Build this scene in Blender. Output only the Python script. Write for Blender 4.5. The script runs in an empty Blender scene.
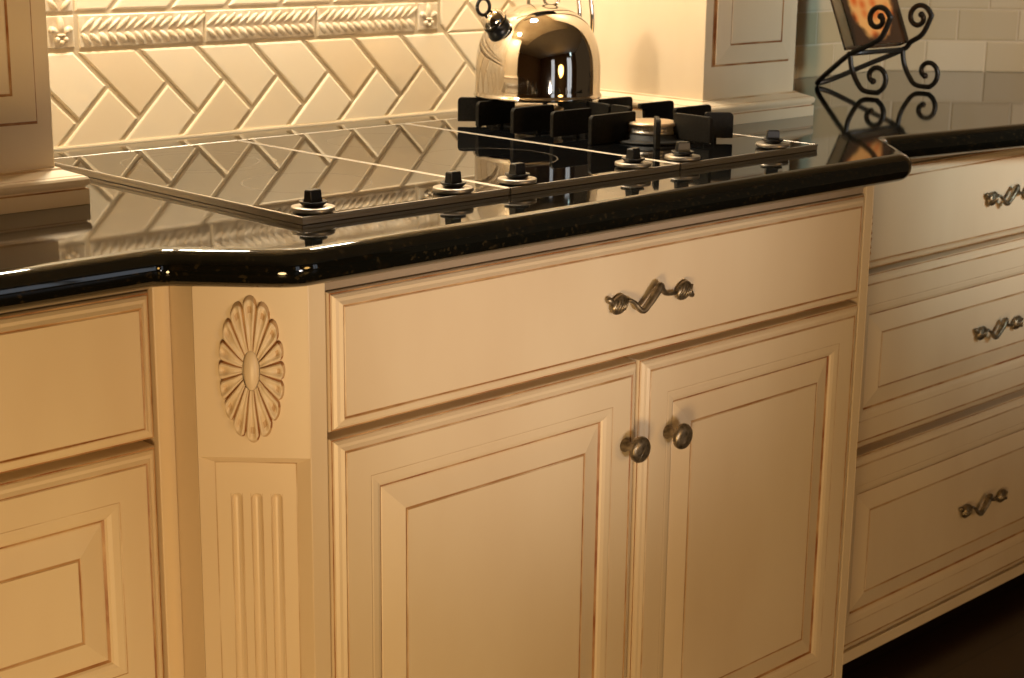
import bpy, math, random
from mathutils import Vector, Matrix
random.seed(7)
S = bpy.context.scene
COL = S.collection
PI = math.pi

# ------------------------------------------------------------------ helpers
def lin(r, g, b):
    f = lambda c: (c/255/12.92) if c/255 <= .04045 else ((c/255+.055)/1.055)**2.4
    return (f(r), f(g), f(b), 1)

class MB:
    """collects vertices, faces and material slots for ONE mesh object"""
    def __init__(s):
        s.v = []; s.f = []; s.m = []; s.sm = []
    def add(s, vs, fs, mi=0, smooth=False):
        o = len(s.v); s.v += [tuple(p) for p in vs]
        for i, f in enumerate(fs):
            s.f.append([o+k for k in f]); s.m.append(mi[i] if isinstance(mi, list) else mi); s.sm.append(smooth)
    def box(s, x0, x1, y0, y1, z0, z1, mi=0):
        v = [(x0,y0,z0),(x1,y0,z0),(x1,y1,z0),(x0,y1,z0),(x0,y0,z1),(x1,y0,z1),(x1,y1,z1),(x0,y1,z1)]
        s.add(v, [(3,2,1,0),(4,5,6,7),(0,1,5,4),(1,2,6,5),(2,3,7,6),(3,0,4,7)], mi)
    def prism(s, poly, z0, z1, mi=0):
        n = len(poly)
        v = [(x,y,z0) for x,y in poly]+[(x,y,z1) for x,y in poly]
        s.add(v, [tuple(range(n-1,-1,-1)), tuple(range(n,2*n))]+[(i,(i+1)%n,n+(i+1)%n,n+i) for i in range(n)], mi)
    def loft(s, rings, mi=0, smooth=False, cap=True, closed=True):
        n = len(rings[0]); v = [p for r in rings for p in r]; f = []; m = []
        for j in range(len(rings)-1):
            mm = mi[j] if isinstance(mi, list) else mi
            for i in range(n if closed else n-1):
                k = (i+1) % n
                f.append((j*n+i, j*n+k, (j+1)*n+k, (j+1)*n+i)); m.append(mm)
        if cap:
            f.append(tuple(range(n-1,-1,-1))); m.append(m[0])
            b = (len(rings)-1)*n; f.append(tuple(range(b,b+n))); m.append(m[-2] if len(m)>1 else m[-1])
        s.add(v, f, m, smooth)
    def lathe(s, prof, M=None, seg=40, mi=0, smooth=True, cap=True):
        M = M or Matrix()
        rings = [[M @ Vector((r*math.cos(2*PI*i/seg), r*math.sin(2*PI*i/seg), z)) for i in range(seg)] for r, z in prof]
        s.loft(rings, mi, smooth, cap)
    def tube(s, pts, rad, seg=10, mi=0, flat=None):
        P = [Vector(p) for p in pts]; n = len(P)
        R = rad if isinstance(rad, (list, tuple)) else [rad]*n
        t0 = (P[1]-P[0]).normalized()
        up = Vector((0,0,1)) if abs(t0.z) < .9 else Vector((1,0,0))
        nrm = t0.cross(up).normalized(); rings = []
        for i in range(n):
            t = (P[min(i+1,n-1)]-P[max(i-1,0)]).normalized()
            nrm = (nrm - t*nrm.dot(t)).normalized(); b = t.cross(nrm)
            rings.append([P[i]+(nrm*math.cos(2*PI*k/seg)+b*math.sin(2*PI*k/seg)*(flat or 1))*R[i] for k in range(seg)])
        s.loft(rings, mi, True)
    def ball(s, c, r, M=None, seg=12, rings=8, mi=0):
        """ellipsoid with half axes r, rotated by the 3x3 M"""
        M = M or Matrix.Identity(3); c = Vector(c); rs = []
        for j in range(1, rings):
            a = PI*j/rings
            rs.append([c + M @ Vector((r[0]*math.sin(a)*math.cos(2*PI*i/seg), r[1]*math.sin(a)*math.sin(2*PI*i/seg), r[2]*math.cos(a))) for i in range(seg)])
        s.loft(rs, mi, True)
    def build(s, name, mats, parent=None, bevel=0, seg=2):
        me = bpy.data.meshes.new(name); me.from_pydata(s.v, [], s.f)
        for m in (mats if isinstance(mats, (list, tuple)) else [mats]): me.materials.append(m)
        me.polygons.foreach_set('material_index', s.m); me.polygons.foreach_set('use_smooth', s.sm)
        me.update()
        import bmesh
        bm = bmesh.new(); bm.from_mesh(me); bmesh.ops.recalc_face_normals(bm, faces=bm.faces); bm.to_mesh(me); bm.free()
        o = bpy.data.objects.new(name, me); COL.objects.link(o)
        if parent is not None:
            o.parent = parent; o.matrix_parent_inverse = world(parent).inverted()
        if bevel:
            b = o.modifiers.new('bevel', 'BEVEL'); b.width = bevel; b.segments = seg; b.limit_method = 'ANGLE'; b.angle_limit = math.radians(40)
        return o

def world(o):
    m = o.matrix_basis.copy()
    return world(o.parent) @ o.matrix_parent_inverse @ m if o.parent else m

def thing(name, loc, label, cat, group=None):
    o = bpy.data.objects.new(name, None); o.empty_display_size = .05; o.location = loc; COL.objects.link(o)
    return tag(o, label, cat, group)
def tag(o, label, cat, group=None):
    o['label'] = label; o['category'] = cat
    if group: o['group'] = group
    return o
def struct(o):
    o['kind'] = 'structure'; return o

# ------------------------------------------------------------------ materials
def mat(name, col, rough=.5, metal=0, ior=1.5, coat=0, spec=.5):
    m = bpy.data.materials.new(name); m.use_nodes = True
    p = m.node_tree.nodes['Principled BSDF']
    p.inputs['Base Color'].default_value = col; p.inputs['Roughness'].default_value = rough
    p.inputs['Metallic'].default_value = metal; p.inputs['IOR'].default_value = ior
    p.inputs['Coat Weight'].default_value = coat; p.inputs['Specular IOR Level'].default_value = spec
    return m
def nodes(m): return m.node_tree.nodes, m.node_tree.links, m.node_tree.nodes['Principled BSDF']
def noise_mix(m, c1, c2, scale, lo, hi, detail=3, stretch=(1,1,1), bump=0):
    N, L, P = nodes(m)
    tc = N.new('ShaderNodeTexCoord'); mp = N.new('ShaderNodeMapping'); mp.inputs['Scale'].default_value = stretch
    nz = N.new('ShaderNodeTexNoise'); nz.inputs['Scale'].default_value = scale; nz.inputs['Detail'].default_value = detail
    rp = N.new('ShaderNodeValToRGB'); rp.color_ramp.elements[0].position = lo; rp.color_ramp.elements[1].position = hi
    rp.color_ramp.elements[0].color = c1; rp.color_ramp.elements[1].color = c2
    L.new(tc.outputs['Object'], mp.inputs['Vector']); L.new(mp.outputs[0], nz.inputs['Vector'])
    L.new(nz.outputs['Fac'], rp.inputs['Fac']); L.new(rp.outputs['Color'], P.inputs['Base Color'])
    if bump:
        b = N.new('ShaderNodeBump'); b.inputs['Strength'].default_value = bump; b.inputs['Distance'].default_value = .002
        L.new(nz.outputs['Fac'], b.inputs['Height']); L.new(b.outputs[0], P.inputs['Normal'])
    return rp

cream = mat('cream_glazed_paint', (.80,.66,.47,1), .38)
noise_mix(cream, (.74,.59,.40,1), (.83,.70,.50,1), 5, .3, .7, 4, (1,1,.35))
glaze = mat('brown_glaze', (.3,.14,.05,1), .45)
noise_mix(glaze, (.29,.105,.025,1), (.60,.38,.18,1), 22, .38, .70, 4)
glaze_soft = mat('soft_brown_glaze', (.5,.3,.15,1), .45)
noise_mix(glaze_soft, (.48,.29,.13,1), (.74,.59,.40,1), 16, .35, .7, 4)
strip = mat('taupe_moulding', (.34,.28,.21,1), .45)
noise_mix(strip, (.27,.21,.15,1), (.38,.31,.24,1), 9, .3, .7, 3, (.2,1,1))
white_cream = mat('pale_cream_paint', (.80,.70,.54,1), .4)
CR = [cream, glaze, glaze_soft]

granite = mat('black_speckled_granite', (.008,.008,.006,1), .045, ior=1.62)
N, L, P = nodes(granite)
tc = N.new('ShaderNodeTexCoord'); v1 = N.new('ShaderNodeTexVoronoi'); v1.inputs['Scale'].default_value = 330
nz = N.new('ShaderNodeTexNoise'); nz.inputs['Scale'].default_value = 60; nz.inputs['Detail'].default_value = 5
L.new(tc.outputs['Object'], v1.inputs['Vector']); L.new(tc.outputs['Object'], nz.inputs['Vector'])
r1 = N.new('ShaderNodeValToRGB'); e = r1.color_ramp.elements
e[0].position = .56; e[0].color = (.004,.0045,.0035,1); e[1].position = .74; e[1].color = (.009,.007,.004,1)
L.new(nz.outputs['Fac'], r1.inputs['Fac'])
hs = N.new('ShaderNodeValToRGB'); e = hs.color_ramp.elements
e[0].position = .93; e[0].color = (0,0,0,1); e[1].position = .97; e[1].color = (.020,.014,.006,1)
sp = N.new('ShaderNodeSeparateColor'); L.new(v1.outputs['Color'], sp.inputs[0]); L.new(sp.outputs[0], hs.inputs['Fac'])
ad = N.new('ShaderNodeMix'); ad.data_type = 'RGBA'; ad.blend_type = 'ADD'; ad.inputs[0].default_value = 1
L.new(r1.outputs[0], ad.inputs[6]); L.new(hs.outputs[0], ad.inputs[7]); L.new(ad.outputs[2], P.inputs['Base Color'])

glass = mat('black_ceramic_glass', (.004,.004,.004,1), .015, ior=1.65)
mark = mat('grey_zone_marking', (.16,.14,.11,1), .25)
steel = mat('brushed_steel', (.50,.46,.40,1), .36, .72)
collar = mat('satin_aluminium', (.42,.38,.32,1), .40, .9)
steel_dark = mat('shadow_gap', (.03,.028,.025,1), .5, .3)
chrome = mat('polished_steel', (.60,.55,.48,1), .05, 1)
cast = mat('black_cast_iron', (.010,.009,.007,1), .55, spec=.22)
noise_mix(cast, (.007,.006,.004,1), (.013,.011,.008,1), 300, .3, .7, 2, bump=.15)
plastic = mat('black_plastic', (.006,.006,.006,1), .34)
brass = mat('burner_cap', (.62,.47,.30,1), .38, .75)
pewter = mat('aged_pewter', (.19,.155,.105,1), .38, .85)
noise_mix(pewter, (.12,.095,.06,1), (.42,.34,.23,1), 140, .3, .7, 3, bump=.25)
iron = mat('wrought_iron', (.012,.010,.008,1), .42)
noise_mix(iron, (.009,.008,.006,1), (.022,.018,.013,1), 200, .3, .7, 2, bump=.2)
tile = mat('cream_glazed_tile', (.80,.70,.53,1), .22, coat=.2)
def per_island(m, c1, c2):
    N, L, P = nodes(m)
    g = N.new('ShaderNodeNewGeometry'); r = N.new('ShaderNodeValToRGB')
    r.color_ramp.elements[0].color = c1; r.color_ramp.elements[1].color = c2
    L.new(g.outputs['Random Per Island'], r.inputs['Fac']); L.new(r.outputs[0], P.inputs['Base Color'])
per_island(tile, (.83,.67,.45,1), (.93,.81,.61,1))
stone = mat('carved_tile_stone', (.76,.65,.47,1), .35)
noise_mix(stone, (.60,.47,.30,1), (.80,.69,.51,1), 60, .35, .65, 3)
grout = mat('tan_grout', (.60,.48,.31,1), .85)
tile2 = mat('cream_subway_tile', (.60,.53,.40,1), .2, coat=.2)
per_island(tile2, (.50,.40,.23,1), (.64,.54,.36,1))
grout2 = mat('beige_grout', (.60,.50,.34,1), .8)
wallm = mat('plaster', (.45,.38,.28,1), .8)
noise_mix(wallm, (.20,.13,.075,1), (.26,.17,.10,1), 8, .3, .7)
ceilm = mat('ceiling_paint', (.6,.56,.5,1), .9)
noise_mix(ceilm, (.57,.53,.47,1), (.62,.58,.52,1), 8, .3, .7)
wood = mat('dark_wood_floor', (.02,.01,.006,1), .3)
N, L, P = nodes(wood)
tc = N.new('ShaderNodeTexCoord'); br = N.new('ShaderNodeTexBrick'); br.inputs['Scale'].default_value = 1
br.inputs['Brick Width'].default_value = 1.4; br.inputs['Row Height'].default_value = .11; br.inputs['Mortar Size'].default_value = .002
br.inputs['Color1'].default_value = (.022,.010,.006,1); br.inputs['Color2'].default_value = (.036,.018,.010,1); br.inputs['Mortar'].default_value = (.004,.002,.001,1)
L.new(tc.outputs['Object'], br.inputs['Vector']); L.new(br.outputs[0], P.inputs['Base Color'])
dark = mat('toe_kick_black', (.012,.009,.007,1), .6)
page = mat('book_pages', (.90,.82,.68,1), .7)
cover = mat('cookbook_cover', (.05,.03,.02,1), .25)

# ------------------------------------------------------------------ room
ZG = .908           # granite top
YW = 2.005          # tile face
b = MB(); b.box(-2.6, 4.6, -3.4, 2.3, -.05, 0); struct(b.build('floor', wood))
b = MB(); b.box(-2.6, 4.6, -3.4, 2.3, 2.6, 2.65); struct(b.build('ceiling', ceilm))
b = MB(); b.box(-2.6, 3.06, YW+.0072, 2.2, 0, 2.6); b.box(2.2165, 3.05, YW+.0030, YW+.0072, ZG, 1.6); struct(b.build('wall_back', grout2))
b = MB(); b.box(-2.6, -2.5, -3.4, 2.3, 0, 2.6); struct(b.build('wall_left', wallm))
b = MB()
for (x0, x1, z0, z1) in ((-2.6,4.6,0,.3),(-2.6,4.6,2.2,2.6),(-2.6,-.2,.3,2.2),(.45,2.6,.3,2.2),(3.5,4.6,.3,2.2)): b.box(x0, x1, -3.4, -3.3, z0, z1)
struct(b.build('wall_front', wallm))
sky = mat('window_daylight', (.02,.02,.02,1), .1)
nodes(sky)[2].inputs['Emission Color'].default_value = (.80,.88,1,1); nodes(sky)[2].inputs['Emission Strength'].default_value = 1.1
for i, (x0, x1) in enumerate(((-.2, .45), (2.6, 3.5))):
    w = struct(thing('window_%d' % (i+1), ((x0+x1)/2, -3.35, .3), 'window', 'window'))
    for k in ('label', 'category'): del w[k]
    m = MB(); m.box(x0, x1, -3.38, -3.36, .3, 2.2); struct(m.build('window_pane', sky, w))
    m = MB(); xm = (x0+x1)/2
    for (a, c, z0, z1) in ((x0,x0+.05,.3,2.2),(x1-.05,x1,.3,2.2),(x0+.05,x1-.05,.3,.36),(x0+.05,x1-.05,2.14,2.2),(xm-.02,xm+.02,.36,2.14)): m.box(a, c, -3.36, -3.29, z0, z1)
    struct(m.build('window_frame', white_cream, w))
# diagonal corner wall at the right, with running-bond tile
dw = Vector((1,-1,0)).normalized(); dn = Vector((-1,-1,0)).normalized()
P0 = Vector((3.045, YW, 0))
def dpt(s, out, z): return P0 + dw*s + dn*out + Vector((0,0,z))
b = MB()
b.add([dpt(-.01,-.003,0), dpt(2.2,-.003,0), dpt(2.2,-.1,0), dpt(-.01,-.1,0), dpt(-.01,-.003,2.6), dpt(2.2,-.003,2.6), dpt(2.2,-.1,2.6), dpt(-.01,-.1,2.6)],
      [(3,2,1,0),(4,5,6,7),(0,1,5,4),(1,2,6,5),(2,3,7,6),(3,0,4,7)])
struct(b.build('wall_right', grout2))

def pillow(mb, poly, to3, d0, d1, ins, mi=0):
    """one tile: polygon (ccw, 2d) raised from d0 to d1 with a rounded rim"""
    n = len(poly); c = Vector((sum(p[0] for p in poly)/n, sum(p[1] for p in poly)/n))
    def off(k):
        out = []
        for i in range(n):
            a = Vector(poly[i-1]); p = Vector(poly[i]); q = Vector(poly[(i+1) % n])
            e1 = (p-a); e2 = (q-p)
            if e1.length < 1e-7 or e2.length < 1e-7: out.append(p); continue
            n1 = Vector((-e1.y, e1.x)).normalized(); n2 = Vector((-e2.y, e2.x)).normalized()
            m = n1+n2; dd = 1+n1.dot(n2)
            out.append(p + m*(k/max(dd,.25)))
        return out
    rings = []
    for k, d in ((0, d0), (0, d0+(d1-d0)*.55), (ins*.35, d0+(d1-d0)*.88), (ins, d1)):
        rings.append([to3(p[0], p[1], d) for p in off(k)])
    o = len(mb.v); mb.loft(rings, mi, False, cap=True)
def clip(poly, a, bb, c):
    """keep a*x+b*y<=c"""
    out = []; n = len(poly)
    for i in range(n):
        p = poly[i]; q = poly[(i+1) % n]; dp = a*p[0]+bb*p[1]-c; dq = a*q[0]+bb*q[1]-c
        if dp <= 0: out.append(p)
        if dp*dq < 0:
            t = dp/(dp-dq); out.append((p[0]+(q[0]-p[0])*t, p[1]+(q[1]-p[1])*t))
    return out
def area(p): return .5*sum(p[i-1][0]*p[i][1]-p[i][0]*p[i-1][1] for i in range(len(p)))
def clean(p):
    o = []
    for q in p:
        if not o or math.hypot(q[0]-o[-1][0], q[1]-o[-1][1]) > 5e-4: o.append(q)
    if len(o) > 1 and math.hypot(o[0][0]-o[-1][0], o[0][1]-o[-1][1]) < 5e-4: o.pop()
    return o
def rectclip(p, x0, x1, z0, z1):
    for a, bb, c in ((-1,0,-x0),(1,0,x1),(0,-1,-z0),(0,1,z1)):
        if p: p = clip(p, a, bb, c)
    return clean(p) if p else p

toB = lambda x, z, d: Vector((x, YW+.007-d, z))
toD = lambda s, z, d: dpt(s, d-.007, z)
def running(mb, x0, x1, z0, z1, to3, off):
    h = .0655; w = .1265; g = .0016; r = 0; z = z0-g-.0006
    while z < z1:
        x = x0 - w + (off + (w/2 if r % 2 else 0)) % w
        while x < x1:
            a, c = max(x+g, x0), min(x+w-g, x1)
            if c-a > .008: pillow(mb, [(a,z+g),(c,z+g),(c,min(z+h-g,z1)),(a,min(z+h-g,z1))], to3, .003, .0052, .0022)
            x += w
        z += h; r += 1
b = MB(); running(b, 2.216, 3.043, ZG+.001, 1.5, toB, .02)
struct(b.build('trim_1', tile2))
b = MB(); running(b, .004, 1.25, ZG+.001, 1.5, toD, .085)
struct(b.build('trim_2', tile2))

# ------------------------------------------------------------------ herringbone backsplash
root = thing('tile_backsplash', (1.44, YW, ZG), 'cream herringbone tile backsplash with carved leaf border behind the cooktop', 'backsplash')
XL, XR, FX0, FX1, FZ0, FZ1 = .895, 1.985, 1.0975, 1.789, 1.0365, 1.0865
b = MB(); b.box(XL-.002, XR, YW+.0016, YW+.0068, ZG, 1.62)
b.build('grout_bed', grout, root)
b = MB(); b.prism([(XL,YW-.0022),(XR,YW-.0022),(XR,YW+.003),(XL,YW+.003)], ZG, ZG+.0024); b.prism([(XL,YW-.0010),(XR,YW-.0010),(XR,YW+.003),(XL,YW+.003)], ZG+.0024, ZG+.0042)
b.build('caulk_line', tile, root)
p = .0942; w = p/math.sqrt(2); g = .0022; D = 1/math.sqrt(2)
tl = MB()
def ht(poly):
    poly = poly if area(poly) > 0 else poly[::-1]
    cx = sum(q[0] for q in poly)/4; cz = sum(q[1] for q in poly)/4
    pc = []
    # shrink by the grout
    v = [Vector(q) for q in poly]; n = 4; sh = []
    for i in range(4):
        e1 = (v[i]-v[i-1]).normalized(); e2 = (v[(i+1)%4]-v[i]).normalized()
        sh.append(tuple(v[i]+Vector((-e1.y,e1.x))*g+Vector((-e2.y,e2.x))*g))
    for reg in ((XL, XR, ZG+.0006, FZ0-.0015), (FX0+.046, FX1-.046, FZ1+.0015, 1.6), (XL, FX0-.0015, FZ0-.0015, 1.6), (FX1+.0015, XR, FZ0-.0015, 1.6)):
        q = rectclip(sh, *reg)
        if q and len(q) > 2 and abs(area(q)) > 6e-5: pillow(tl, q, toB, 0, .0078+random.uniform(-.0006,.0006), .0035)
for m_ in range(-1, 5):
    for k in range(-6, 14):
        V = Vector((1.1412+p*k, .9405+2*p*m_))
        u = Vector((-D, D)); s_ = Vector((D, D))
        ht([tuple(V), tuple(V+s_*w), tuple(V+s_*w+u*2*w), tuple(V+u*2*w)])
        V2 = V+Vector((p, 0)); pk = V2+u*w; d_ = Vector((-D, -D))
        ht([tuple(V2), tuple(pk), tuple(pk+d_*2*w), tuple(V2+d_*2*w)])
tl.build('herringbone_tile_field', tile, root)

def slab(x0, x1, z0, z1):
    m = MB(); pillow(m, [(x0,z0),(x1,z0),(x1,z1),(x0,z1)], toB, 0, .0075, .002); return m
def Rz(a): return Matrix.Rotation(a, 3, 'Y')
def leaf(m, x, z, ang, l, wd, h=.0048):
    m.ball((x, YW+.0005, z), (l, h, wd), Matrix.Rotation(-ang, 3, 'Y'), 10, 6)
def laurel(x0, x1, z0, z1, vertical=False):
    m = slab(x0, x1, z0, z1)
    if not vertical:
        zc = (z0+z1)/2; n = 14; rr = random.Random(int(x0*1000))
        for i in range(n):
            x = x0+.009+(x1-x0-.020)*i/(n-1); j = lambda k: rr.uniform(-k, k)
            leaf(m, x+.0035, zc+.0085, math.radians(38+j(7)), .0145, .0034+j(.0006), .0040)
            leaf(m, x+.0015, zc-.0100, math.radians(-46+j(8)), .0115, .0046+j(.0007), .0050)
            if i % 2: leaf(m, x-.0035, zc+.0125, math.radians(52+j(9)), .0085, .0022, .0036)
    else:
        xc = (x0+x1)/2; n = 13
        for i in range(n):
            z = z0+.010+(z1-z0-.018)*i/(n-1)
            leaf(m, xc-.0095, z, math.radians(132), .0112, .0042); leaf(m, xc+.0095, z, math.radians(48), .0112, .0042)
    return m
def fleur(x0, x1, z0, z1):
    m = slab(x0, x1, z0, z1); c = (x0+x1)/2; z = (z0+z1)/2
    leaf(m, c, z+.008, PI/2, .013, .0058, .006)
    for s in (-1, 1):
        leaf(m, c+s*.0095, z+.002, PI/2-s*.9, .0085, .005, .006)
        m.ball((c+s*.0135, YW-.001, z+.003), (.0042,.0055,.0042)); m.ball((c+s*.006, YW-.001, z-.0095), (.0042,.0055,.0042))
    m.ball((c, YW-.001, z-.0135), (.0045,.0055,.004)); m.ball((c, YW-.001, z-.004), (.008,.005,.0025))
    return m
for x0, x1 in ((1.1475,1.3435),(1.3465,1.5405),(1.5435,1.7375)):
    laurel(x0, x1, 1.039, 1.0835).build('leaf_relief_tile', stone, root)
for x0 in (1.0995, 1.7425):
    fleur(x0, x0+.042, 1.040, 1.0835).build('corner_relief_tile', stone, root)
    laurel(x0, x0+.042, 1.0875, 1.30, True).build('leaf_relief_tile', stone, root)

# ------------------------------------------------------------------ profiled panels
def panel(x0, x1, z0, z1, yb, prof, name, parent, mats=CR):
    """mitred rectangular profile facing -y. prof: (inset, out, material of the strip that ends here)"""
    m = MB(); rings = []; mi = []
    for k, (i, o, mt) in enumerate(prof):
        i4 = i if isinstance(i, tuple) else (i,i,i,i)   # left, right, bottom, top
        rings.append([(x0+i4[0],yb-o,z0+i4[2]),(x1-i4[1],yb-o,z0+i4[2]),(x1-i4[1],yb-o,z1-i4[3]),(x0+i4[0],yb-o,z1-i4[3])])
        if k: mi.append(mt)
    m.loft(rings, mi, False, cap=True)
    m.m[-1] = 0; m.m[-2] = 0
    return m.build(name, mats, parent)
EDGE = [(0,-.024,0),(0,.0085,0),(.0010,.0110,0),(.0024,.0112,1),(.0032,.0128,0),(.0062,.0152,0),(.0095,.0160,0),(.0128,.0182,0),(.0138,.0180,2),(.0150,.0171,1),(.0160,.0180,2)]
SLAB = EDGE+[(.020,.0180,0)]
DOOR = EDGE+[(.0470,.0180,0),(.0480,.0175,2),(.0500,.0178,0),(.0570,.0170,0),(.0612,.0152,0),(.0630,.0130,0),(.0656,.0112,1),(.0668,.0120,0),(.0938,.0183,0),(.0948,.0178,2),(.0962,.0174,1),(.0974,.0183,2)]

def pull(x, y, z, parent):
    """cast drawer pull: two leaf ends and a twisted S bar between them"""
    m = MB(); h = .058
    for s in (-1, 1):
        c = Vector((x+s*h, y-.006, z))
        m.lathe([(.006,0),(.0055,.006)], Matrix.Translation((x+s*h,y,z)) @ Matrix.Rotation(PI/2,4,'X'), 12)
        m.ball(c, (.0148,.0064,.0112), Matrix.Rotation(math.radians(-25),3,'Y'), 14, 8)
        tip = Vector((s*.0135, 0, -s*-.0 + (.0058 if s < 0 else -.0058)))
        m.ball(c+tip+Vector((s*.001,.001,0)), (.0075,.004,.0042), Matrix.Rotation(math.radians(40),3,'Y'), 10, 6)
        for k in range(-2, 3):
            a = c+Vector((k*.0045-.003, -.0055+abs(k)*.0009, -.0068)); d = c+Vector((k*.0045+.003, -.0055+abs(k)*.0009, .0068))
            m.tube([a, (a+d)/2+Vector((0,-.0014,0)), d], .0011, 6)
    ctrl = [(-.050,.006,.002,.0036),(-.043,.009,.0035,.0034),(-.036,.011,-.001,.0038),(-.030,.013,-.0085,.0046),(-.0245,.014,-.0108,.0052),(-.017,.0145,-.0055,.0050),(-.009,.0145,.0015,.0056),(-.001,.014,.0090,.0060),(.005,.013,.0148,.0052),(.0100,.011,.0128,.0044),(.0165,.009,.0060,.0038),(.026,.0075,.0005,.0035),(.048,.006,-.001,.0036)]
    pts = []; rad = []
    for i in range(len(ctrl)-1):
        p0 = ctrl[max(i-1,0)]; p1 = ctrl[i]; p2 = ctrl[i+1]; p3 = ctrl[min(i+2,len(ctrl)-1)]
        for t in (0,.33,.66):
            q = [.5*((2*p1[k])+(-p0[k]+p2[k])*t+(2*p0[k]-5*p1[k]+4*p2[k]-p3[k])*t*t+(-p0[k]+3*p1[k]-3*p2[k]+p3[k])*t**3) for k in range(4)]
            pts.append((x+q[0], y-q[1], z+q[2])); rad.append(q[3])
    m.tube(pts, rad, 10, flat=.75)
    o = m.build('drawer_pull', pewter, parent); o['label'] = 'aged pewter leaf drawer pull'
    return o
def knob(x, y, z, parent):
    m = MB(); T = Matrix.Translation((x,y,z)) @ Matrix.Rotation(PI/2,4,'X')
    m.lathe([(.0085,0),(.0085,.002),(.006,.005),(.0052,.012),(.0058,.017),(.0125,.0195),(.0160,.0225),(.0165,.0255),(.0150,.0285),(.0100,.0305),(.0040,.0313),(.0003,.0315)], T, 28)
    for k in range(-3, 4):
        a = k*.0042; l = math.sqrt(max(.0145**2-a*a, 0))
        m.tube([Vector((x+a*.8+l*.55*(t), y-.0308+.0045*((a/.0145)**2+t*t*.5), z+l*t*.9-a*.5)) for t in (-.9,-.45,0,.45,.9)], .0009, 6)
    o = m.build('door_knob', pewter, parent); o['label'] = 'aged pewter ribbed door knob'
    return o

# ------------------------------------------------------------------ bumped-out cooktop cabinet
YB = 1.28; YS = 1.40          # faces of the bump-out and of the side runs
A, B_, C_ = (.888,YS), (.888,1.36), (.968,YB)
A2, B2, C2 = (2.023,YS), (2.023,1.36), (1.943,YB)
cab = thing('base_cabinet', (1.455,1.62,0), 'cream bumped-out base cabinet with two doors under the cooktop', 'cabinet')
t = .012; q = t*math.sqrt(2)
m = MB(); m.prism([(.888,2.0),(.888,1.36+.0005),(.888+.0085,1.36+.0085),(.978,YB+.036),(1.933,YB+.036),(2.023-.0085,1.36+.0085),(2.023,1.3605),(2.023,2.0)], .10, .8698)
m.build('cabinet_body', cream, cab)
m = MB(); m.prism([(.93,1.97),(.93,1.40),(1.0,1.345),(1.91,1.345),(1.98,1.40),(1.98,1.97)], 0, .10); m.build('toe_kick', dark, cab)
m = MB()
for x0, x1 in ((C_[0]+.0005,.9905),(1.9245,C2[0]-.0005)): m.box(x0, x1, YB, YB+.036, .10, .8698)
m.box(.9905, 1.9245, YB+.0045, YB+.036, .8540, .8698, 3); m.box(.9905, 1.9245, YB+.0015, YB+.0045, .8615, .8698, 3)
m.box(.9905, 1.9245, YB, YB+.036, .10, .125)
m.build('face_frame', CR+[strip], cab, .0012)
FB = YB+.012
dr = panel(.9945, 1.9215, .7068, .8525, FB, SLAB, 'drawer_front', cab)
pull(1.4705, FB-.018, .7785, dr)
d1 = panel(.9945, 1.4605, .13, .6992, FB, DOOR, 'cabinet_door', cab)
d2 = panel(1.4655, 1.9215, .13, .6992, FB, DOOR, 'cabinet_door', cab)
knob(1.4360, FB-.018, .600, d1); knob(1.5145, FB-.018, .600, d2)

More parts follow.
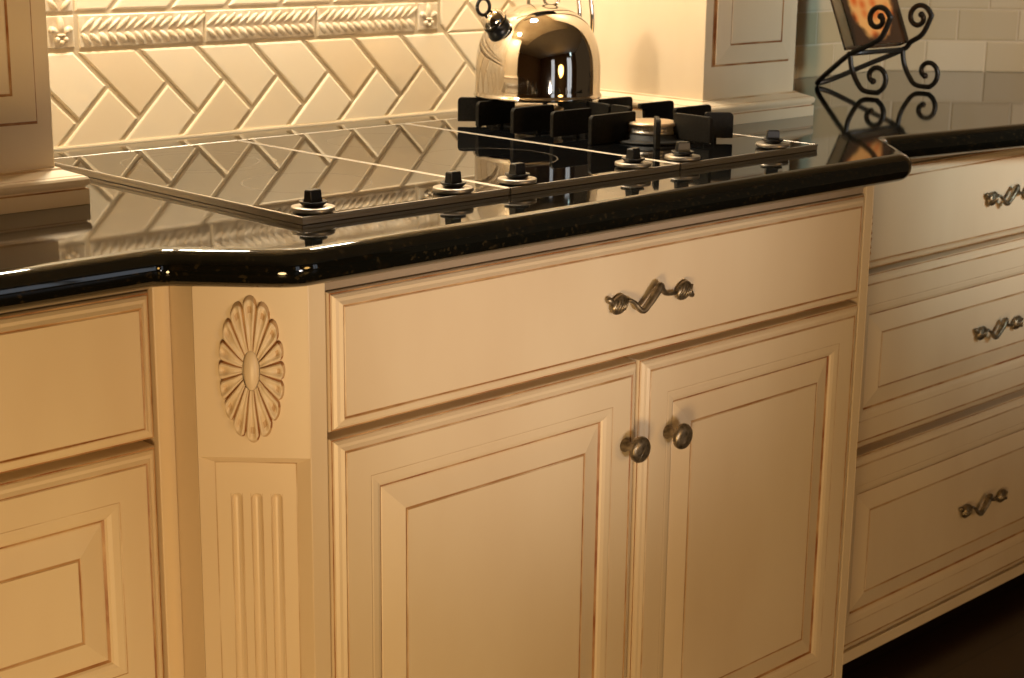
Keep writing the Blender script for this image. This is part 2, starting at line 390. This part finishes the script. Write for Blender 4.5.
def pilaster(o2, ax, parent):
    """corner pilaster in local coords: s along the face, depth outwards, z"""
    ax = Vector((ax[0],ax[1],0)).normalized(); nn = Vector((ax.y,-ax.x,0)); o = Vector((o2[0],o2[1],0)); W = .1131
    if nn.y > 0: nn = -nn
    P3 = lambda s, d, z: o+ax*s+nn*d+Vector((0,0,z))
    m = MB()
    def bx(s0, s1, dd0, dd1, z0, z1):
        v = [P3(s0,dd0,z0),P3(s1,dd0,z0),P3(s1,dd1,z0),P3(s0,dd1,z0),P3(s0,dd0,z1),P3(s1,dd0,z1),P3(s1,dd1,z1),P3(s0,dd1,z1)]
        m.add(v, [(3,2,1,0),(4,5,6,7),(0,1,5,4),(1,2,6,5),(2,3,7,6),(3,0,4,7)])
    bx(0, W, -t, 0, .6856, .8698); bx(0, W, -t, 0, .10, .16)
    # bevelled recess
    zi = .1655; zo = .16; zt = .6856; zti = .6780; sl = .0148; dp = .0085
    v = [P3(0,0,zo),P3(W,0,zo),P3(W,0,zt),P3(0,0,zt), P3(sl,-dp,zi),P3(W-sl,-dp,zi),P3(W-sl,-dp,zti),P3(sl,-dp,zti),
         P3(0,-t,zo),P3(W,-t,zo),P3(W,-t,zt),P3(0,-t,zt)]
    m.add(v, [(0,1,5,4),(1,2,6,5),(2,3,7,6),(3,0,4,7),(8,0,3,11),(1,9,10,2)])
    # glaze line along the foot of the bevel
    for (s0, s1, z0, z1) in ((sl,sl+.0012,zi,zti),(W-sl-.0012,W-sl,zi,zti),(sl,W-sl,zti-.001,zti)):
        v = [P3(s0,-dp+.0003,z0),P3(s1,-dp+.0003,z0),P3(s1,-dp+.0003,z1),P3(s0,-dp+.0003,z1)]; m.add(v, [(0,1,2,3)], 2)
    # fluted field
    cs = [.0362,.0566,.0770]; r = .0056; zf = .6390
    ss = [sl]
    for c in cs: ss += [c+r*x for x in (-1.12,-1,-.92,-.8,-.6,-.35,0,.35,.6,.8,.92,1,1.12)]
    ss.append(W-sl)
    zs = [zi, .19] + [.60] + [zf+r*x for x in (-.5,0,.25,.45,.62,.76,.87,.95,1.0,1.12)] + [zti]
    G = []
    for z in zs:
        for s in ss:
            d = 0
            for c in cs:
                dz = max(0, z-zf, (.205-z) if z < .2 else 0); rr = (s-c)**2+dz*dz
                if rr < r*r: d = math.sqrt(r*r-rr)*.85
            G.append(P3(s,-dp-d,z))
    n = len(ss); fs = []; mi = []
    for j in range(len(zs)-1):
        for i in range(n-1):
            fs.append((j*n+i,j*n+i+1,(j+1)*n+i+1,(j+1)*n+i))
            sc = (ss[i]+ss[i+1])/2; on = any(.99 < abs(sc-c)/r < 1.1 and zs[j+1] < zf+r*1.1 for c in cs)
            mi.append(2 if on else 0)
    m.add(G, fs, mi)
    pl = m.build('corner_pilaster', CR, parent)
    # rosette: sixteen petals round an oval boss
    m = MB(); zc = .7775; sc = W/2; a_, b_ = .0335, .0760; NA = 16*14; NR = 16
    vs = []; fs = []; mi = []
    for j in range(NR+1):
        for i in range(NA):
            th = 2*PI*i/NA; k = th/(2*PI/16); u = ((k+.5) % 1)*2-1; th += .13*math.sin(2*th)
            R = .86+.14*math.sqrt(max(0,1-u*u))
            f = j/NR; rho = .27+(R-.27)*f
            e_ = max(0, 1-abs(u)**5)
            body = min(1, f*3.0+.25)*(1-max(0,(f-.90)/.10)**2*1.0)
            gro = .0032+.0024*body
            dish = math.exp(-((f-.74)/.17)**2)*max(0,1-(u/.58)**2)*.0030 + max(0,1-(u/.5)**2)*.0008
            h = (gro-dish)*(e_**.5) + .0006*(1-e_)
            if j == NR: h = 0
            vs.append(P3(sc+a_*rho*math.sin(th), h*1.35+.0002, zc+b_*rho*math.cos(th)))
    for j in range(NR):
        for i in range(NA):
            i2 = (i+1) % NA; fs.append((j*NA+i,j*NA+i2,(j+1)*NA+i2,(j+1)*NA+i))
            u = ((((i+.5)/14)+.5) % 1)*2-1; f = (j+.5)/NR
            mi.append(1 if abs(u) > .86 or j == NR-1 and abs(u) > .5 else (2 if (.66 < f < .82 and abs(u) < .30) or j == NR-1 else 0))
    m.add(vs, fs, mi, True)
    vs = []; fs = []
    for j in range(9):
        al = PI/2*j/8
        for i in range(40):
            th = 2*PI*i/40; rr = math.cos(al)
            vs.append(P3(sc+.0085*rr*math.sin(th), .0015+.0062*math.sin(al), zc+.0225*rr*math.cos(th)))
    fs = [(j*40+i,j*40+(i+1)%40,(j+1)*40+(i+1)%40,(j+1)*40+i) for j in range(8) for i in range(40)]
    m.add(vs, fs, 0, True)
    m.build('carved_rosette', CR, pl)
    return pl
pilaster(B_, (C_[0]-B_[0], C_[1]-B_[1]), cab)
pilaster(C2, (B2[0]-C2[0], B2[1]-C2[1]), cab)

# ------------------------------------------------------------------ side runs of drawers
def drawer_run(x0, x1, fx0, fx1, label, loc):
    r = thing('base_cabinet', loc, label, 'cabinet')
    m = MB(); m.box(x0, x1, YS+.036, 2.0, .045, .8698); m.build('cabinet_body', cream, r)
    m = MB(); m.box(x0, x1, YS+.075, 1.97, 0, .045); m.build('toe_kick', dark, r)
    m = MB(); m.box(x0, fx0-.004, YS, YS+.036, .045, .8698); m.box(fx1+.004, x1, YS, YS+.036, .045, .8698)
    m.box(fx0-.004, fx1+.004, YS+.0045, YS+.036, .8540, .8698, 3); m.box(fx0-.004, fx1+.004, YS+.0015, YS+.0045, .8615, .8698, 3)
    m.box(fx0-.004, fx1+.004, YS, YS+.036, .045, .0655)
    m.build('face_frame', CR+[strip], r, .0012)
    fb = YS+.012; xc = (fx0+fx1)/2
    for z0, z1, pr, zp in ((.7005,.8525,SLAB,.776),(.4125,.6925,DOOR,.548),(.0690,.4000,DOOR,.232)):
        f = panel(fx0, fx1, z0, z1, fb, pr, 'drawer_front', r)
        pull(xc-.009, fb-(.018 if pr is SLAB else .0183), zp, f)
    return r
drawer_run(.24, .8875, .285, .8640, 'cream base cabinet at the far left, left of the carved rosette pilaster', (.6,1.7,0))
drawer_run(2.0235, 3.02, 2.0685, 2.975, 'cream three-drawer base cabinet right of the bump-out under the cookbook stand', (2.5,1.7,0))

# ------------------------------------------------------------------ countertop
def fillet(pts, rs, n=9):
    out = [pts[0]]
    for i in range(1, len(pts)-1):
        p0, p1, p2 = (Vector(x) for x in pts[i-1:i+2]); a = (p0-p1).normalized(); c = (p2-p1).normalized()
        r = rs[i-1]; ang = a.angle(c); tl_ = r/math.tan(ang/2); s = p1+a*tl_; e = p1+c*tl_
        bis = (a+c).normalized(); ce = p1+bis*(r/math.sin(ang/2)); v0 = s-ce; v1 = e-ce
        for k in range(n+1):
            f = k/n; w0 = v0.lerp(v1, f); out.append(tuple(ce+w0.normalized()*r))
    out.append(pts[-1]); return out
YE, YE2 = 1.2390, 1.331
# edge line from right to left seen from above -> keep left to right, inward is +y
front = fillet([(.20,YE2),(.8375,YE2),(.929,YE),(1.975,YE),(2.095,YE+.120),(2.80,YE+.009),(3.35,YE-.40)], (.022,.060,.045,.020,.15))
r_ = .0190; fr = [Vector(x) for x in front]; nf = []
for i in range(len(fr)):
    e1 = (fr[i]-fr[i-1]).normalized() if i else (fr[1]-fr[0]).normalized()
    e2 = (fr[i+1]-fr[i]).normalized() if i < len(fr)-1 else e1
    n1 = Vector((-e1.y,e1.x)); n2 = Vector((-e2.y,e2.x)); nf.append((n1+n2)/(1+n1.dot(n2)))
m = MB(); rows = []
for k in range(13):
    a = PI*k/12; ins = r_*(1-math.sin(a)); z = ZG-r_+r_*math.cos(a)
    rows.append([(p_.x+n_.x*ins, p_.y+n_.y*ins, z) for p_, n_ in zip(fr, nf)])
m.loft(rows, 0, True, cap=False, closed=False)
back = [(3.95,1.10),(3.045,YW),(.20,YW)]
nfv = len(fr)
for row, z, fl in ((rows[0], ZG, False), (rows[-1], ZG-2*r_, True)):
    vs = list(row)+[(x,y,z) for x,y in back]
    m.add(vs, [tuple(range(len(vs)))[::-1] if fl else tuple(range(len(vs)))], 0, False)
ct = m.build('countertop', granite)
ct.data.validate()
tag(ct, 'polished black granite countertop with bullnose edge on the cream cabinets', 'countertop')

# ------------------------------------------------------------------ cooktop modules
ZC = .9163; CY0, CY1 = 1.3494, 1.8854; RIM = .0030
def ctrl_knob(x, rot, parent, y=1.3705):
    m = MB(); T = Matrix.Translation((x,y,0))
    m.lathe([(.0190,ZC-.0003),(.0190,ZC+.0014),(.0228,ZC+.0016),(.0230,ZC+.0020),(.0230,ZC+.0054),(.0226,ZC+.0058),(.0003,ZC+.0059)], T, 40)
    k = m.build('knob_collar', collar, parent); k['label'] = 'steel knob collar'
    m = MB(); z = ZC+.0060
    m.lathe([(.0100,z),(.0115,z+.0010),(.0144,z+.0036),(.0150,z+.0052),(.0142,z+.0056),(.0110,z+.0046),(.0003,z+.0044)], T, 32)
    R3 = Matrix.Translation((x,y,0)) @ Matrix.Rotation(rot,4,'Z')
    ring = []
    for zz, a, c in ((z+.004,.0088,.0060),(z+.008,.0084,.0052),(z+.0160,.0080,.0046),(z+.0174,.0072,.0038)):
        ring.append([R3 @ Vector((sx*a, sy*c, zz)) for sx, sy in ((-1,-1),(1,-1),(1,1),(-1,1))])
    m.loft(ring, 0, False)
    kb = m.build('control_knob', plastic, k, .0008); kb['label'] = 'black control knob'
def module(x0, x1, name, label, knobs):
    r = thing(name, ((x0+x1)/2, (CY0+CY1)/2, ZG), label, 'cooktop', 'cooktop modules in a row')
    m = MB(); g_ = .0006; a, c = x0+g_, x1-g_
    m.box(a+.0004, c-.0004, CY0+.0004, CY1-.0004, ZG+.0002, ZG+.0042, 0)
    for (p0, p1, q0, q1) in ((a,c,CY0,CY0+RIM),(a,c,CY1-RIM,CY1),(a,a+RIM,CY0+RIM,CY1-RIM),(c-RIM,c,CY0+RIM,CY1-RIM)):
        m.box(p0, p1, q0, q1, ZG+.0042, ZC, 0)
    m.build('trim_frame', [steel, steel_dark], r, .0004, 1)
    if x1 < 1.8:      # polished clip that joins the front rims of two modules
        m = MB(); m.box(c-.0012, c+.0022, CY0-.0008, CY0+.0030, ZG+.0006, ZC+.0003); o = m.build('joint_clip', chrome, r, .0005); o['label'] = 'polished steel joint clip'
    m = MB(); m.box(a+RIM, c-RIM, CY0+RIM, CY1-RIM, ZG+.0040, ZC-.0003); gl = m.build('glass_plate', glass, r)
    for x, rot in knobs: ctrl_knob(x, rot, r)
    return r, gl
def zone(x, y, rad, parent):
    m = MB(); z = ZC-.0004
    for rr in rad:
        m.lathe([(rr,z),(rr,z+.00012),(rr+.0012,z+.00012),(rr+.0012,z),(rr,z)], Matrix.Translation((x,y,0)), 72, smooth=False, cap=False)
    m.build('cooking_zone_ring', mark, parent)
g1, p1 = module(1.0158, 1.3115, 'glass_cooktop', 'black ceramic cooktop module with bare glass at the left end', ((1.0462,.15),(1.2430,.1)))
zone(1.16, 1.53, (.074,), p1); zone(1.16, 1.75, (.074,.095), p1)
g2, p2 = module(1.3121, 1.6107, 'glass_cooktop', 'black ceramic cooktop module in the middle, mirroring the kettle', ((1.3432,.05),(1.5446,.15)))
zone(1.462, 1.545, (.088,), p2); zone(1.462, 1.76, (.074,), p2)
g3, p3 = module(1.6113, 1.9039, 'gas_cooktop', 'gas cooktop module with black cast iron pan supports under the kettle', ((1.6393,-.5),(1.8282,-.75)))
def burner(x, y, r0, label):
    m = MB(); T = Matrix.Translation((x,y,0)); z = ZC-.0003
    m.lathe([(r0*1.75,z),(r0*1.78,z+.002),(r0*1.55,z+.0035),(r0*1.2,z+.004),(r0*1.15,z+.010),(r0*.9,z+.0105)], T, 40)
    bb = m.build('burner_base', cast, g3)
    m = MB(); m.lathe([(r0*1.0,z+.0105),(r0*1.02,z+.013),(r0*1.0,z+.0140),(r0*.97,z+.0150),(r0*.97,z+.0205),(r0*1.02,z+.0215)], T, 40)
    for k in range(30):
        a = 2*PI*k/30; m.box(x-.0004+r0*.975*math.cos(a), x+.0008+r0*.975*math.cos(a), y-.0006+r0*.975*math.sin(a), y+.0006+r0*.975*math.sin(a), z+.014, z+.021)
    m.build('flame_crown', steel, bb)
    m = MB(); m.lathe([(r0*1.04,z+.0215),(r0*1.08,z+.0230),(r0*1.06,z+.0255),(r0*.95,z+.0268),(.0003,z+.0272)], T, 40); m.build('burner_cap', brass, bb)
BX, FYC, RYC = 1.7577, 1.528, 1.7505
burner(BX, FYC, .0345, ''); burner(BX, RYC, .0350, '')
ZT = .9560
def fin(m, xa, ya, xb, yb_, z0=.9295, notch=False, th=.0065):
    """one cast plate, outer end (xa,ya) to inner end (xb,yb), rounded at its upper outer corner"""
    a = Vector((xa,ya,0)); c = Vector((xb,yb_,0)); d = c-a; Ln = d.length; d.normalize(); n_ = Vector((-d.y,d.x,0))*th/2
    prof = [(0,z0)]
    rc = .006
    for k in range(6): al = PI*k/10; prof.append((rc-rc*math.cos(al), ZT-rc+rc*math.sin(al)))
    if notch: prof += [(Ln,ZT),(Ln,ZT-.007),(Ln-.010,ZT-.009),(Ln-.013,z0)]
    else: prof += [(Ln-.002,ZT),(Ln,ZT-.002),(Ln,z0)]
    f = [a+d*s+n_+Vector((0,0,z)) for s, z in prof]; b2 = [a+d*s-n_+Vector((0,0,z)) for s, z in prof]
    m.loft([f, b2], 0, False)
def support(cy, fins):
    for f_ in fins:
        m = MB(); fin(m, *f_); xa, ya, xb, yb_, z0 = f_[:5]
        if z0 > ZC+.001:      # a small foot under the plate
            px, py = xa*.35+xb*.65, ya*.35+yb_*.65; m.box(px-.003, px+.003, py-.003, py+.003, ZC-.0003, z0+.004)
        m.build('pan_support', cast, g3, .0008)
ZL = ZC+.0042
support(FYC, [(1.6506,1.5446,1.7402,1.5446,ZC),(1.8926,1.5343,1.8143,1.5343,ZL),(1.7685,1.4292,1.7706,1.4962,ZL),
              (1.6444,1.6115,1.7217,1.6115,ZL),(1.8905,1.6032,1.8164,1.6032,ZL,True),(1.6887,1.4550,1.7217,1.4879,ZC),(1.8370,1.4467,1.8082,1.4745,ZL),
              (1.7778,1.5857,1.7788,1.6218,ZL)])
support(RYC, [(1.6475,1.7659,1.7217,1.7659,ZL),(1.6300,1.6753,1.7114,1.6753,ZL),(1.8833,1.6784,1.8123,1.6784,ZL),(1.8885,1.7659,1.8174,1.7659,ZL),
              (1.7778,1.6249,1.7788,1.6702,ZL),(1.6681,1.8298,1.7042,1.7968,ZL),(1.8535,1.8298,1.8174,1.7968,ZL),(1.7628,1.8658,1.7628,1.8174,ZL)])

# ------------------------------------------------------------------ kettle
KZ = ZT+.0003; KC = Vector((1.7659,1.7607,0))
lat = Vector((.706,-.708,0)); awa = Vector((.708,.706,0))
def K(l, a, h): return KC+lat*l+awa*a+Vector((0,0,KZ+h))
kt = thing('tea_kettle', K(0,0,0), 'shiny dome-shaped steel tea kettle standing on the rear burner', 'kettle')
m = MB(); T = Matrix.Translation((KC.x,KC.y,KZ))
prof = [(.060,0),(.0910,0),(.0953,.0012),(.0960,.003),(.0953,.0052),(.0938,.0064),(.0934,.0080)]
for k in range(0, 6): prof.append((.0932, .010+.004*k))
for k in range(1, 40):
    f = math.sin(PI/2*k/39); prof.append((max(.0004,.0932*max(0,1-f**2.5)**(1/2.5)), .030+.1050*f))
m.lathe(prof, T, 96); m.build('kettle_body', chrome, kt)
m = MB(); sd = (lat*-.75+awa*-.66)
def Ks(r, h): return KC+sd*r+Vector((0,0,KZ+h))
def cyl(m, a, c, prof, seg=32):
    ax = (c-a); Ln = ax.length; q_ = Vector((0,0,1)).rotation_difference(ax.normalized()).to_matrix().to_4x4()
    m.lathe([(r, z*Ln) for r, z in prof], Matrix.Translation(a) @ q_, seg)
sa, sb = Ks(.046,.068), Ks(.092,.120)
cyl(m, sa, sb, [(.0225,0),(.0210,.12),(.0195,.30),(.0186,.36)]); spb = m.build('spout', chrome, kt)
m = MB(); cyl(m, sa, sb, [(.0192,.36),(.0200,.38),(.0200,.44),(.0185,.46),(.0183,.54),(.0196,.56),(.0196,.62),(.0180,.64),(.0178,.80),(.0186,.82)]); m.build('spout_collar', plastic, spb)
m = MB(); cyl(m, sa, sb, [(.0176,.80),(.0178,.90),(.0160,1.02),(.0090,1.10),(.0004,1.12)]); m.build('whistle_cap', chrome, spb)
m = MB(); c0 = Ks(.106,.134)
m.tube([c0+(sd*math.cos(a)+Vector((0,0,1))*math.sin(a))*.0115 for a in [2*PI*k/24 for k in range(25)]], .0026, 8); m.build('whistle_lever', plastic, spb)
# arch handle of two rods
m = MB(); ho = (lat*.80+awa*.60); hp = (lat*.60-awa*.80)
for s in (-1, 1):
    pts = []
    for k in range(37):
        a = math.radians(-8+150*k/36); R_ = .0845
        pts.append(KC+ho*(R_*math.cos(a)) + hp*(s*.0150) + lat*.0035 + Vector((0,0,KZ+.104+.122*math.sin(a))))
    pts.insert(0, KC+ho*.068+hp*s*.0148+lat*.003+Vector((0,0,KZ+.079)))
    m.tube(pts, .0035, 10)
hd = m.build('arch_handle', chrome, kt)
m = MB(); cyl(m, KC+ho*-.02+Vector((0,0,KZ+.219)), KC+ho*.05+Vector((0,0,KZ+.208)), [(.0145,0),(.0155,.1),(.0155,.9),(.0145,1)]); m.build('handle_grip', plastic, hd)
m = MB(); m.lathe([(.006,.122),(.0055,.1268),(.0045,.128)], T @ Matrix.Translation(lat*.018+awa*.008+Vector((0,0,.005))), 20)
cc = K(.018,.008,.144)
m.tube([cc+(lat*math.cos(a)+Vector((0,0,1))*math.sin(a))*.0112 for a in [2*PI*k/24 for k in range(25)]], .0024, 8); m.build('lid_ring', chrome, kt)

# ------------------------------------------------------------------ hood columns
def rectstack(m, levels, mi=0):
    m.loft([[(x0,y0,z),(x1,y0,z),(x1,y1,z),(x0,y1,z)] for x0, x1, y0, y1, z in levels], mi, False)
def column(x0, x1, label):
    r = thing('hood_column', ((x0+x1)/2,1.8,ZG), label, 'column', 'hood columns on the countertop')
    yf = 1.625; m = MB(); m.box(x0, x1, yf, 2.002, .945, 2.0); m.build('column_shaft', CR, r, .001)
    m = MB(); lv = []; mi = []
    for o, z, g_ in ((.027,.9082,0),(.027,.9245,0),(.0265,.9252,1),(.0240,.9258,1),(.0240,.9278,0),(.0268,.9290,0),(.0280,.9320,0),(.0280,.9355,0),(.0262,.9380,0),(.0225,.9392,0),(.0215,.9400,2),(.0140,.9425,0),(.0060,.9455,0),(.0045,.9475,2),(.0005,.9480,0)):
        lv.append((x0-o, x1+o, yf-o*.85, 2.002, z)); mi.append(g_)
    m.loft([[(a,c,z),(b_,c,z),(b_,d,z),(a,d,z)] for a, b_, c, d, z in lv], mi[1:], False); m.build('column_plinth', CR, r)
    panel(x0+.0175, x1-.0175, .9965, 1.90, yf+.0002, [(0,.0002,0),(.0004,.0004,1),(.0030,.0006,1),(.0036,.0050,1),(.0046,.0056,0),(.032,.0100,0),(.0332,.0088,1),(.0346,.0092,1),(.036,.0100,0)], 'column_panel', r)
    return r
column(.664, .893, 'cream paneled hood column on the counter at the left edge of the photo')
column(1.9865, 2.2155, 'cream paneled hood column standing right of the kettle and tile')

b = MB(); b.box(.66, 2.22, 1.30, YW, 1.74, 2.2); struct(b.build('range_hood_unseen', cream, None, .004))  # plain range hood out of view, added for the kettle dome to reflect
# ------------------------------------------------------------------ cookbook stand and cookbook
st = thing('cookbook_stand', (2.664,1.78,ZG), 'black wrought iron scroll cookbook stand at the right on the counter', 'stand')
def crv(ctrl, n=6):
    out = []
    for i in range(len(ctrl)-1):
        p0 = ctrl[max(i-1,0)]; p1 = ctrl[i]; p2 = ctrl[i+1]; p3 = ctrl[min(i+2,len(ctrl)-1)]
        for k in range(n):
            t_ = k/n; out.append(tuple(.5*((2*p1[j])+(-p0[j]+p2[j])*t_+(2*p0[j]-5*p1[j]+4*p2[j]-p3[j])*t_*t_+(-p0[j]+3*p1[j]-3*p2[j]+p3[j])*t_**3) for j in range(3)))
    out.append(ctrl[-1]); return out
def spiral(x, yc, zc, r0, a0, turns, r1, n=28):
    return [(x, yc+(r0+(r1-r0)*k/n)*math.cos(a0+turns*2*PI*k/n), zc+(r0+(r1-r0)*k/n)*math.sin(a0+turns*2*PI*k/n)) for k in range(n+1)]
TIP = (2.657, 1.893, ZG+.0045)
for xf, nm in ((2.579,0), (2.750,1)):
    J = (xf, 1.769, .980)
    # arm: from the rear tip up through the joint to the front scroll
    m = MB()
    oy, oz, ro = ((1.7140,1.0450,.0262), (1.7385,1.0415,.0278))[nm]
    sc_ = spiral(xf, oy, oz, ro, -2.60, -1.22, .0075, 36)
    m.tube(crv([TIP, (TIP[0]*.75+xf*.25, 1.875, .921), (TIP[0]*.35+xf*.65, 1.822, .951), J, (xf,oy+.014,oz-.046), (xf,oy-.010,oz-.030)] + sc_[3:], 4), .0049, 10)
    e_ = sc_[-1]; m.ball(e_, (.0062,.0062,.0062))
    m.build('stand_arm', iron, st)
    # foot: from the joint down to a scroll that rests on the counter
    m = MB()
    sc_ = spiral(xf, 1.7130, .9420, .0295, -PI/2+.35, -.98, .0080, 34)
    m.tube(crv([J, (xf,1.764,.955), (xf,1.750,.930), (xf,1.735,.9165)] + sc_[3:], 4), .0047, 10)
    m.ball(sc_[-1], (.0060,.0060,.0060)); m.build('stand_foot', iron, st)
m = MB(); m.tube([(2.574,1.769,.9805),(2.664,1.769,.9805),(2.755,1.769,.9805)], .0046, 10); m.build('cross_bar', iron, st)

bk = thing('cookbook', (2.675,1.775,.985), 'cookbook with orange food on its dark cover leaning in the iron stand', 'book')
a = math.radians(-23); org = Vector((2.588,1.7655,.9945)); RX = Matrix.Rotation(a,3,'X')
def BK(x, y, z): return org+RX @ Vector((x,y,z))
def bkbox(m, x0, x1, y0, y1, z0, z1, mi=0):
    v = [BK(x0,y0,z0),BK(x1,y0,z0),BK(x1,y1,z0),BK(x0,y1,z0),BK(x0,y0,z1),BK(x1,y0,z1),BK(x1,y1,z1),BK(x0,y1,z1)]
    m.add(v, [(3,2,1,0),(4,5,6,7),(0,1,5,4),(1,2,6,5),(2,3,7,6),(3,0,4,7)], mi)
m = MB(); bkbox(m, .001, .176, .003, .022, .003, .237); m.build('page_block', page, bk)
m = MB(); bkbox(m, 0, .178, 0, .003, 0, .24); bkbox(m, 0, .178, .022, .025, 0, .24); bkbox(m, .176, .179, .003, .022, 0, .24)
cv = m.build('hard_cover', cover, bk)
N, L, P = nodes(cover)
tc = N.new('ShaderNodeTexCoord'); nz = N.new('ShaderNodeTexNoise'); nz.inputs['Scale'].default_value = 26; nz.inputs['Detail'].default_value = 3
vo = N.new('ShaderNodeTexVoronoi'); vo.inputs['Scale'].default_value = 38
mp = N.new('ShaderNodeMapping'); mp.inputs['Location'].default_value = (-2.672,0,-1.075); mp.inputs['Scale'].default_value = (1,0,1)
ln = N.new('ShaderNodeVectorMath'); ln.operation = 'LENGTH'
L.new(tc.outputs['Object'], mp.inputs['Vector']); L.new(mp.outputs[0], ln.inputs[0])
L.new(tc.outputs['Object'], nz.inputs['Vector']); L.new(tc.outputs['Object'], vo.inputs['Vector'])
ma = N.new('ShaderNodeMath'); ma.operation = 'MULTIPLY_ADD'; ma.inputs[1].default_value = .045
L.new(nz.outputs['Fac'], ma.inputs[0]); L.new(ln.outputs['Value'], ma.inputs[2])
rp = N.new('ShaderNodeValToRGB'); e = rp.color_ramp.elements; e[0].position = .082; e[0].color = (1,1,1,1); e[1].position = .096; e[1].color = (0,0,0,1)
L.new(ma.outputs[0], rp.inputs['Fac'])
fo = N.new('ShaderNodeValToRGB'); e = fo.color_ramp.elements; e[0].color = (.72,.13,.02,1); e[1].color = (.85,.42,.13,1)
L.new(vo.outputs['Distance'], fo.inputs['Fac'])
e[0].position = .1; e[1].position = .6
mx = N.new('ShaderNodeMix'); mx.data_type = 'RGBA'; L.new(rp.outputs[0], mx.inputs[0]); mx.inputs[6].default_value = (.06,.032,.018,1)
L.new(fo.outputs[0], mx.inputs[7]); L.new(mx.outputs[2], P.inputs['Base Color'])

# ------------------------------------------------------------------ lights
def area_light(name, loc, target, size, power, col, shape='DISK', sy=None, spread=180):
    l = bpy.data.lights.new(name, 'AREA'); l.shape = shape; l.size = size
    if sy: l.size_y = sy
    l.energy = power; l.color = col; l.spread = math.radians(spread)
    o = bpy.data.objects.new(name, l); o.location = loc
    o.rotation_euler = (Vector(target)-Vector(loc)).to_track_quat('-Z','Y').to_euler(); COL.objects.link(o); return o
def spot(name, loc, target, size, blend, rad, power, col):
    l = bpy.data.lights.new(name, 'SPOT'); l.spot_size = math.radians(size); l.spot_blend = blend; l.shadow_soft_size = rad
    l.energy = power; l.color = col
    o = bpy.data.objects.new(name, l); o.location = loc
    o.rotation_euler = (Vector(target)-Vector(loc)).to_track_quat('-Z','Y').to_euler(); COL.objects.link(o); return o
for x, pw in ((1.12, 9.0), (1.70, 7.0)): area_light('hood_lamp', (x,1.80,1.73), (x-.02,1.88,.9), .11, pw, (1,.89,.70))
spot('low_front_fill', (.85,-.4,.62), (1.37,1.28,.94), 36, 1, .13, 57, (1,.86,.76))  # unseen spot added for the low frontal room light on the drawer fronts
spot('corner_fill', (2.7,-.7,1.75), (2.70,1.75,1.06), 40, 1, .15, 112, (.60,.9,1))  # added cool spot standing in for daylight from the right
spot('corner_fill', (2.2,-.9,1.75), (2.95,1.8,1.02), 36, 1, .15, 118, (1,.62,.40))  # second added spot, warm, to lift the tiled corner wall
area_light('floor_bounce_fill', (.0,.1,.3), (.85,1.4,.75), .4, 13.8, (1,.645,.28))  # added area light standing in for orange bounce from the floor
area_light('ambient_fill', (1.5,-2.9,1.1), (1.2,1.4,.9), .8, 22, (1,.54,.14))  # added orange fill for the room's ambient light, not an actual fixture
W = bpy.data.worlds.new('World'); S.world = W; W.use_nodes = True
W.node_tree.nodes['Background'].inputs[0].default_value = (1,.68,.38,1); W.node_tree.nodes['Background'].inputs[1].default_value = 0.06

# ------------------------------------------------------------------ camera
yaw, pit, rol = (math.radians(v) for v in (44.3105,14.294,-.70116))
f_ = Vector((math.sin(yaw)*math.cos(pit), math.cos(yaw)*math.cos(pit), -math.sin(pit)))
rt = Vector((math.cos(yaw), -math.sin(yaw), 0)); dn_ = f_.cross(rt)
r2 = rt*math.cos(rol)+dn_*math.sin(rol); d2 = -rt*math.sin(rol)+dn_*math.cos(rol)
cam = bpy.data.cameras.new('camera'); co = bpy.data.objects.new('camera', cam); COL.objects.link(co)
M = Matrix((r2, -d2, -f_)).transposed().to_4x4(); M.translation = (0,0,1.218); co.matrix_world = M
cam.sensor_width = 36; cam.lens = 36*1663.8/1024; cam.clip_start = .05
cam.dof.use_dof = True; cam.dof.focus_distance = 1.85; cam.dof.aperture_fstop = 13
S.camera = co
S.view_settings.view_transform = 'Standard'; S.view_settings.look = 'None'; S.view_settings.gamma = 1
S.view_settings.use_curve_mapping = False; S.view_settings.exposure = 0
S.cycles.use_denoising = True
S.cycles.max_bounces = 8
